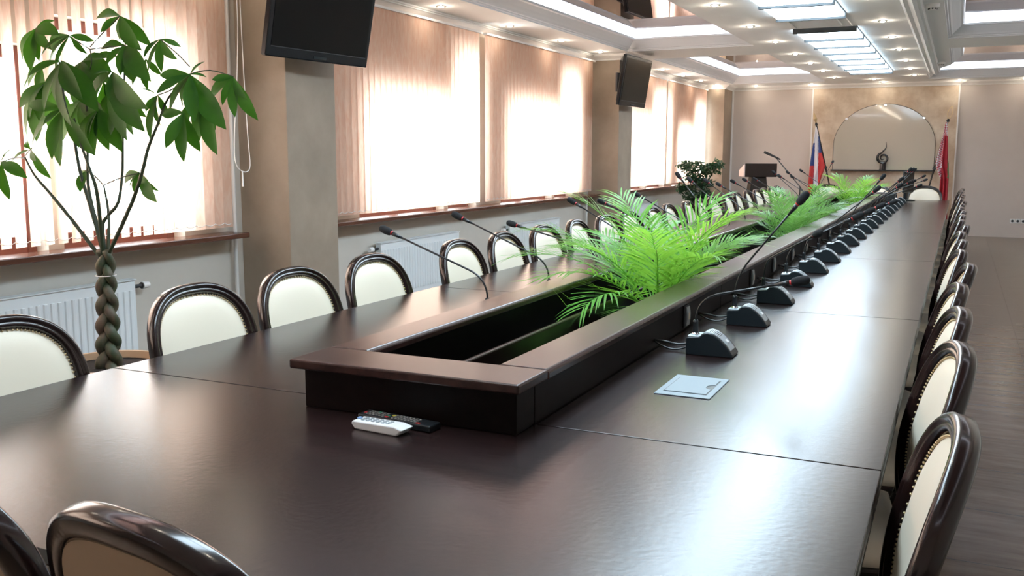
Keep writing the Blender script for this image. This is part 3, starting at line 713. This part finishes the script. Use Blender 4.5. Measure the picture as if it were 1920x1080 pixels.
# ------------------------------------------------------------------ braided money tree
DP = 3.62          # depth plane along Y where the crown stands
def zp(x, y, dy=0): return at(x/2.16, y/2.16, Y=3.28+dy)
base = at(205, 690, Y=3.28)
t = thing('money_tree', 'tall potted plant with braided trunk and big drooping leaves beside the window', 'potted plant', (base.x, base.y, 0))
O = Vector((base.x, base.y, 0)); zsoil = base.z
link('pot', lathe(B(), [(0, 0), (.17, 0), (.20, .05), (.255, zsoil-.03), (.27, zsoil+.01), (.27, zsoil+.035), (.25, zsoil+.035), (.245, zsoil-.0)], 40), POTM, t, smooth=True)
link('soil', lathe(B(), [(0, zsoil+.005), (.247, zsoil-.002)], 40), SOIL, t)
top = at(197, 470, Y=3.28)-O; bot = Vector((0, 0, zsoil-.02))
for s in range(3):
    pts = []
    for k in range(60):
        f = k/59; a = f*2*pi*2.1+s*2*pi/3; r = .036*(1-.35*f)
        c = bot.lerp(top, f); pts.append(c+Vector((cos(YAW), -sin(YAW), 0))*(r*1.05*sin(a))+Vector((-sin(YAW)*-1, cos(YAW), 0))*(r*.7*sin(2*a)))
    link('trunk_strand', tube(B(), pts, [.029-.010*k/59 for k in range(60)], 9), BARK, t, smooth='all')
link('wire_tie', tube(B(), [bot.lerp(top, .80)+Vector((.047*cos(a), .047*sin(a), 0)) for a in [k*pi/8 for k in range(17)]], .002, 4), WHITE, t)
br = [([(385, 1010), (370, 850), (325, 700), (300, 560), (265, 430), (250, 330), (240, 250)], 0), ([(400, 1010), (390, 900), (357, 750), (355, 620), (352, 450), (330, 300)], .08),
 ([(410, 1020), (395, 800), (365, 690), (330, 590), (300, 480)], -.1), ([(425, 1010), (415, 920), (440, 870), (478, 820), (495, 700), (497, 560), (500, 400), (505, 250)], .1),
 ([(465, 1010), (530, 830), (575, 700), (600, 600), (640, 500), (680, 400), (760, 310)], -.05), ([(385, 1000), (290, 890), (200, 780), (140, 710), (100, 635)], -.1), ([(437, 1010), (440, 880), (420, 750)], .1)]
for pts, dy in br:
    P_ = [zp(x, y, dy*min(1, (1010-y)/300))-O for x, y in pts]; P_[0] = top+Vector((random.uniform(-.02, .02), 0, -.06))
    P_ = spline(P_, 5); n = len(P_)
    link('branch', tube(B(), P_, [.0105-.0065*k/(n-1) for k in range(n)], 7), STEM, t, smooth='all')
tw = [((365, 190), (420, 130), (485, 65)), ((240, 148), (280, 150), (365, 200)), ((365, 200), (440, 190), (510, 185)), ((365, 200), (370, 260), (350, 330)), ((145, 115), (200, 130), (285, 148)), ((650, 160), (720, 220), (768, 270)), ((768, 300), (850, 285), (945, 310)), ((770, 300), (700, 360), (640, 385)), ((130, 600, -.2), (110, 620, -.15), (100, 635, -.1)), ((10, 655, -.46), (60, 640, -.28), (100, 640, -.1)), ((420, 750), (380, 710), (345, 690)), ((420, 750), (490, 720), (565, 700)), ((660, 470), (700, 460), (745, 455)), ((768, 310), (800, 360), (840, 400))]
for q in tw: link('twig', tube(B(), spline([zp(*p)-O for p in q], 4), .0028, 5), STEM, t, smooth='all')
def leaf(bm, A, Bp, wd, bend, rnd):
    d = Bp-A; L_ = d.length; dn = d.normalized(); view = (CAM-O).normalized()
    side = dn.cross(Vector((rnd.uniform(-.5, .5), -1, .45+rnd.uniform(-.5, .5)))).normalized(); nr = side.cross(dn).normalized()
    N = 9; rows = []
    for k in range(N+1):
        f = k/N; wv = wd*L_*(sin(pi*f**1.15)**.9 if 0 < f < 1 else 0)+.0006
        c = A+d*f+nr*(bend*L_*sin(pi*f))
        e1 = c-side*wv+nr*(wv*.28); e2 = c+side*wv+nr*(wv*.28)
        rows.append((bm.verts.new(e1), bm.verts.new(c), bm.verts.new(e2)))
    for A_, C_ in zip(rows, rows[1:]):
        bm.faces.new((A_[0], A_[1], C_[1], C_[0])); bm.faces.new((A_[1], A_[2], C_[2], C_[1]))
CLX = [((300, 280), [(250, 420), (330, 450), (390, 400), (210, 380)], .2), ((420, 330), [(360, 520), (430, 560), (500, 480), (350, 430)], .25), ((520, 380), [(470, 520), (540, 540), (590, 470)], .2),
 ((330, 400), [(260, 560), (320, 590), (390, 560), (420, 480)], .15), ((230, 340), [(160, 470), (220, 540), (290, 470)], .2), ((590, 240), [(540, 340), (600, 360), (650, 300)], .15), ((790, 400), [(740, 520), (800, 540), (850, 470)], .08),
 ((380, 230), [(320, 300), (400, 340), (450, 290), (470, 230)], .1), ((480, 420), [(450, 540), (500, 570), (560, 520)], -.05)]
CL = CLX+[((145, 115), [(98, 245), (125, 278), (158, 240), (205, 195), (236, 140), (217, 85)], 0), 
 ((283, 142), [(200, 270), (205, 190), (350, 215), (375, 165), (172, 225), (230, 300)], -.06),
 ((250, 245), [(290, 500), (182, 440), (390, 440), (120, 305), (330, 395), (225, 400)], -.14),
 ((254, 440), [(135, 582), (245, 662), (213, 635), (380, 620), (122, 425), (180, 500)], -.10),
 ((487, 65), [(396, 72), (412, 128), (490, 167), (606, 180), (570, 197)], .04),
 ((510, 185), [(415, 197), (432, 262), (490, 300), (540, 325), (606, 322), (515, 145)], .02),
 ((650, 158), [(585, 232), (655, 286), (728, 188), (715, 236), (602, 292)], .05),
 ((770, 302), [(654, 305), (640, 375), (690, 450), (788, 483), (908, 512), (826, 252), (833, 312), (745, 430)], -.08),
 ((945, 312), [(864, 322), (855, 402), (952, 466), (1040, 478), (903, 420), (1000, 400)], -.02),
 ((640, 385), [(578, 362), (592, 450), (612, 557), (690, 470), (650, 500)], .08),
 ((745, 455), [(675, 592), (745, 646), (808, 605), (660, 465)], -.12),
 ((838, 400), [(800, 582), (878, 615), (870, 520), (810, 500)], 0),
 ((455, 290), [(370, 400), (385, 300), (592, 432), (512, 556), (470, 430), (545, 500), (580, 520)], -.12),
 ((400, 440), [(385, 615), (440, 600), (490, 606), (330, 560), (360, 580)], 0),
 ((330, 250), [(310, 350), (430, 235), (380, 350), (440, 330), (290, 330)], .05),
 ((470, 360), [(455, 510), (420, 470), (540, 440), (500, 470)], .12),
 ((170, 260), [(118, 345), (128, 300), (160, 370), (190, 400), (100, 355)], .1),
 ((190, 330), [(125, 470), (118, 560), (160, 480), (85, 430), (150, 560)], -.04),
 ((125, 605), [(203, 717), (50, 655), (108, 575), (145, 650)], -.2),
 ((5, 655), [(105, 718), (38, 802), (45, 605), (-40, 760), (-60, 690)], -.46),
 ((565, 697), [(508, 735), (522, 770), (548, 780), (632, 812), (640, 770)], 0),
 ((348, 690), [(316, 735), (326, 775), (335, 760)], .05)]
for hub, tips, dy in CL:
    rnd = random.Random(hub[0]); bm = B(); A = zp(*hub, dy)-O
    for tx, ty in tips:
        Bp = zp(tx, ty, dy+rnd.uniform(-.09, .06))-O; leaf(bm, A, A+(Bp-A)*1.06, rnd.uniform(.135, .17), rnd.uniform(.03, .10), rnd)
    link('leaf_cluster', bm, LEAF, t, smooth='all')

# ------------------------------------------------------------------ leafy bush by the far window
c = at(1307, 360, Y=15.0); t = thing('leafy_bush', 'dark green small leaved potted bush before the farthest blinds', 'potted plant', (c.x, c.y, 0))
Ob = Vector((c.x, c.y, 0)); rnd = random.Random(4)
link('pot', lathe(B(), [(0, 0), (.15, 0), (.2, .38), (.22, .4), (.22, .43), (.19, .43), (.18, .4)], 24), POTM, t, smooth=True)
link('soil', lathe(B(), [(0, .41), (.182, .405)], 24), SOIL, t)
blobs = [(1298, 312, 26, 10), (1330, 318, 22, 10), (1283, 308, 14, 6), (1345, 308, 12, 8), (1303, 330, 22, 10), (1318, 342, 20, 10), (1303, 368, 22, 12), (1290, 352, 10, 5), (1280, 350, 12, 8), (1276, 357, 8, 5), (1310, 380, 20, 12), (1322, 365, 12, 12), (1300, 392, 20, 10)]
bmb = B(); bml = B()
for bx, by, rx, ry in blobs:
    q = at(bx, by, Y=15.0)-Ob; tube(bmb, spline([(0, 0, .4), (q.x*.3, q.y*.3, .4+(q.z-.4)*.5), tuple(q)], 4), [.008]*8+[.003], 5)
    for k in range(int(rx*ry*1.1)):
        while True:
            a, b_, c_ = rnd.uniform(-1, 1), rnd.uniform(-1, 1), rnd.uniform(-1, 1)
            if a*a+b_*b_+c_*c_ < 1: break
        A = q+Vector((a*rx*.0088, c_*rx*.0088, b_*ry*.0088)); dv = Vector((rnd.uniform(-1, 1), rnd.uniform(-1, 1), rnd.uniform(-.9, .5))).normalized()
        s_ = dv.cross(Vector((rnd.uniform(-1, 1), rnd.uniform(-1, 1), 1))).normalized()*.019; L_ = rnd.uniform(.05, .075)
        v = [bml.verts.new(A), bml.verts.new(A+dv*L_*.5+s_), bml.verts.new(A+dv*L_), bml.verts.new(A+dv*L_*.5-s_)]; bml.faces.new(v)
link('branches', bmb, STEM, t); link('foliage', bml, FICUS, t)

# ------------------------------------------------------------------ far wall: arched board, sculpture, lectern, flags
t = thing('arched_board', 'large arched glossy cream board with dark rim on the marbled far wall', 'board', (-1.30, YF-.05, 1.17))
hw, zs_, ht = .87, .45, 1.19
arch = [(-hw, 0), (hw, 0)] + [(hw*cos(a), zs_+(ht-zs_)*sin(a)) for a in [k*pi/40 for k in range(41)]]
GLB = mat('glossy_board', (.56, .50, .42), .04, spec=.6, coat=.6)
bm = prism(B(), arch, -.03, -.001, 'y'); link('board', bm, GLB, t)
pts = [(x, -.03, z) for x, z in arch[1:]]; link('rim', tube(B(), [(hw, -.03, 0)]+pts[1:]+[(-hw, -.03, 0)], .004, 6), DARKGREY, t)
link('tray', box(B(), -hw-.02, hw+.02, -.17, -.001, -.022, -.002), DARKGREY, t, bevel=.004)
for x, z in ((0, ht-.02), (-.66, .93), (.66, .93)): link('clip', box(B(), x-.02, x+.02, -.04, -.03, z-.015, z+.015), CHROME, t)
t = thing('sculpture', 'small dark spiral sculpture on a black pedestal before the arched board', 'sculpture', (-1.285, YF-.150, 1.1685))
DG = mat('dark_glass', (.015, .01, .012), .1, spec=.7)
link('pedestal', lathe(B(), [(0, 0), (.062, 0), (.062, .008), (.054, .014), (.054, .11), (.062, .118), (.06, .13), (0, .13)], 20), DG, t, smooth=True)
sp = []; rad = []
for k in range(60):
    f = k/59; a = RAD(125)+f*RAD(560); r = .092*(1-f)**.75+.012
    sp.append((.0+r*cos(a), 0, .215+r*sin(a))); rad.append(.026*(1-.75*f)*(1 if f > .08 else .6+5*f))
link('spiral', tube(B(), sp, rad, 10), DG, t, smooth='all')
link('tail', tube(B(), spline([(-.06, 0, .285), (-.02, 0, .325), (.03, 0, .38), (.045, 0, .43), (.035, 0, .50)], 5), [.016-.0006*k for k in range(21)], 8), DG, t, smooth='all')

t = thing('lectern', 'dark wood lectern with pale side panel standing at the left of the far wall', 'lectern', (-3.28, 17.3, 0), .42)
LITSIDE = mat('pale_panel', (.62, .5, .48), .5)  # pinkish pale tone paints window light onto the lectern's left side
bm = B(); prism(bm, [(-.25, 1.05), (.20, 1.05), (.20, 1.16), (-.25, 1.29)], -.28, .28, 'x'); link('head_box', bm, TRIMW, t, bevel=.006)
bm = B(); prism(bm, [(-.245, 1.055), (.15, 1.055), (.15, 1.16), (-.245, 1.27)], -.302, -.2805, 'x'); link('side_panel', bm, LITSIDE, t)['label'] = 'side face with window light painted on'
bm = B(); rings = []
for z, a, b_ in ((.06, .17, .15), (.7, .17, .15), (1.05, .13, .12)): rings.append([bm.verts.new((x*a, y*b_, z)) for x, y in ((-1, -1), (1, -1), (1, 1), (-1, 1))])
for A_, C_ in zip(rings, rings[1:]):
    for k in range(4): bm.faces.new((A_[k], A_[(k+1) % 4], C_[(k+1) % 4], C_[k]))
bm.faces.new(rings[0][::-1]); bm.faces.new(rings[-1]); link('column', bm, TRIMW, t, bevel=.006)
link('foot', box(B(), -.28, .28, -.22, .22, 0, .06), TRIMW, t, bevel=.006)

q0, q1, q2 = at(1433, 285, Y=16.8), at(1457, 296, Y=16.8), at(1500, 350, Y=16.8)
t = thing('microphone_stand', 'black boom microphone stand rising behind the far palms', 'microphone stand', (q2.x, 16.8, 0)); Oq = Vector((q2.x, 16.8, 0))
link('pole', tube(B(), [(0, 0, .02), (0, 0, q2.z-.0)], .011, 8), BLACKP, t)
link('boom', tube(B(), [q2-Oq+Vector((.06, 0, -.09)), q2-Oq, q1-Oq+Vector((-.04, 0, .03))], .009, 8), BLACKP, t)
link('microphone', tube(B(), [q1-Oq+Vector((.06, 0, -.03)), q1-Oq, q0-Oq+Vector((.05, 0, -.02)), q0-Oq], [.012, .016, .022, .024], 10), BLACKP, t, smooth='all')
for k in range(3): link('foot', tube(B(), [(0, 0, .12), (.28*cos(k*2.1+.4), .28*sin(k*2.1+.4), .012)], .009, 6), BLACKP, t)

FW = mat('flag_white', (.78, .76, .80), .7); FB = mat('flag_blue', (.03, .06, .22), .7); FR = mat('flag_red', (.62, .05, .05), .7)
CR = mat('flag_crimson', (.38, .02, .035), .7); FG = mat('flag_green', (.05, .25, .08), .7)
def ornament():
    m = bpy.data.materials.new('flag_ornament'); m.use_nodes = True; nt = m.node_tree; b = nt.nodes['Principled BSDF']; b.inputs['Roughness'].default_value = .7
    tc = nt.nodes.new('ShaderNodeTexCoord'); v = nt.nodes.new('ShaderNodeTexChecker'); v.inputs['Scale'].default_value = 34
    v.inputs[1].default_value = (.78, .74, .76, 1); v.inputs[2].default_value = (.5, .08, .12, 1)
    mp = nt.nodes.new('ShaderNodeMapping'); mp.inputs['Rotation'].default_value = (0, .7, 0)
    nt.links.new(tc.outputs['Object'], mp.inputs[0]); nt.links.new(mp.outputs[0], v.inputs[0]); nt.links.new(v.outputs[0], b.inputs['Base Color']); return m
FO = ornament()
def flag(name, label, ptop, plow, polebase, rows, mats, colour, fin, YY=18.25):
    """rows: (py, left px, right px); colour(px,py) -> material index"""
    A = at(*ptop, Y=YY); C_ = at(*plow, Y=YY); Of = Vector((polebase, YY, 0))
    t = thing(name, label, 'flag', Of)
    k = (A-C_); foot = C_-k*((C_.z-.05)/k.z)
    if abs(foot.x-Of.x) > 1.5: foot.x = Of.x
    t.location = (foot.x, YY, 0); Of = Vector((foot.x, YY, 0))
    link('pole', tube(B(), [foot-Of, A-Of], .014, 10), TRIMW, t, smooth=True)
    link('stand', lathe(B(), [(0, .09), (.03, .09), (.04, .04), (.15, .03), (.16, 0), (0, 0)], 24), DARKGREY, t, smooth=True)
    link('collar', tube(B(), [C_-Of, C_-Of+k.normalized()*.04], .028, 12), DARKGREY, t, smooth=True)
    kd = k.normalized(); pp = A-Of
    link('finial_cup', tube(B(), [pp, pp+kd*.05], [.03, .015], 10), DARKGREY, t)
    if fin:
        sd = Vector((kd.z, 0, -kd.x)); L_ = [pp+kd*.05, pp+kd*.10+sd*.03, pp+kd*.17+sd*.035, pp+kd*.27, pp+kd*.17-sd*.035, pp+kd*.10-sd*.03, pp+kd*.05]
        link('finial', tube(B(), spline(L_, 4), .006, 6), BRASS, t)
    else: link('finial', tube(B(), [pp+kd*.05, pp+kd*.12, pp+kd*.26], [.012, .035, .003], 8), BRASS, t)
    bm = B(); NU, NV = 36, 60; grid = []
    for j in range(NV+1):
        py = rows[0][0]+(rows[-1][0]-rows[0][0])*j/NV
        for a, b_ in zip(rows, rows[1:]):
            if a[0] <= py <= b_[0]: f = (py-a[0])/(b_[0]-a[0]); l = a[1]+(b_[1]-a[1])*f; r = a[2]+(b_[2]-a[2])*f; break
        line = []
        for i in range(NU+1):
            px = l+(r-l)*i/NU; wv = .035*(j/NV)**.6*sin(i/NU*pi*5+.4)+.02
            p = at(px, py, Y=YY); line.append((bm.verts.new((p.x-Of.x, -wv-.03, p.z)), px, py))
        grid.append(line)
    for j in range(NV):
        for i in range(NU):
            f = bm.faces.new((grid[j][i][0], grid[j][i+1][0], grid[j+1][i+1][0], grid[j+1][i][0]))
            f.material_index = colour((grid[j][i][1]+grid[j][i+1][1])/2, (grid[j][i][2]+grid[j+1][i][2])/2)
    o = link('cloth', bm, mats, t, smooth='all'); so = o.modifiers.new('thick', 'SOLIDIFY'); so.thickness = .003
    for v in [1]: pass
    # origin offsets kept small: the cloth hangs just in front of its pole
def ru(px, py):
    x, y = (px-1480)*5.4, (py-180)*5.4
    wl, wr = 262-(y-480)*.03, 300-max(0, y-600)*.01
    if y < 485 and x < 292+(y-300)*.02 and x > 240: return 0 if y < 480 or x > 262 else 1
    if x > wr-4:
        return 0 if y < 415 else (1 if y < 570+(x-300)*.1 else 2)
    if x < wl: return 1 if y < 700-(262-x)*-.2 else (2 if x < 245-(y-850)*.05 else 1)
    return 0
flag('flag_stand', 'white blue and red tricolour flag on a slanted pole left of the arched board', (1531, 235), (1548.5, 316), -2.3,
     [(238, 1530, 1532), (260, 1527, 1537), (285, 1523, 1541), (312, 1519, 1548), (340, 1516.5, 1538), (372, 1515, 1534), (420, 1515, 1534)], [FW, FB, FR], ru, False)
def by(px, py):
    x, y = (px-1700)*5.4, (py-180)*5.4
    if x > 412 and 640 < y < 840: return 2
    e = 384-(y-400)*.095 if y > 395 else 999
    if x > e: return 1
    return 0
flag('flag_stand', 'red flag with white ornament strip and green edge right of the arched board', (1777, 228), (1751, 318), -.45,
     [(229, 1773.5, 1776), (255, 1768, 1777), (300, 1756, 1777.5), (307, 1754, 1778.5), (335, 1763, 1778.5), (378, 1760, 1776), (420, 1759, 1776)], [FO, CR, FG], by, True)

# ------------------------------------------------------------------ things at the far end of the table
c = at(1650, 358, Z=.75)
t = thing('equipment_case', 'low flat black box on the far table end behind the last palm', 'black box', (-1.12, 15.55, .7505))
link('body', box(B(), -.26, .26, -.14, .14, 0, .10), BLACKP, t, bevel=.008)
link('front_rail', box(B(), -.24, .24, -.146, -.141, .02, .04), DARKGREY, t)
link('lid', box(B(), -.265, .265, -.145, .145, .101, .122), BLACKP, t, bevel=.005)
t = thing('desk_monitor', 'blue black screen seen edge on at the far table end by the last microphones', 'monitor', (-.70, 15.66, .7505), 1.25)
link('screen', box(B(), -.20, .20, -.012, .012, .12, .45), BLUEBLK, t, bevel=.01)
link('display', box(B(), -.185, .185, -.0145, -.0125, .14, .435), SCREEN, t)
link('neck', prism(B(), [(.01, .02), (.05, .02), (.05, .28), (.013, .28)], -.04, .04, 'x'), BLUEBLK, t, bevel=.004)
link('foot', lathe(B(), [(0, 0), (.11, 0), (.11, .012), (.02, .02), (0, .02)], 24), BLUEBLK, t, smooth=True)
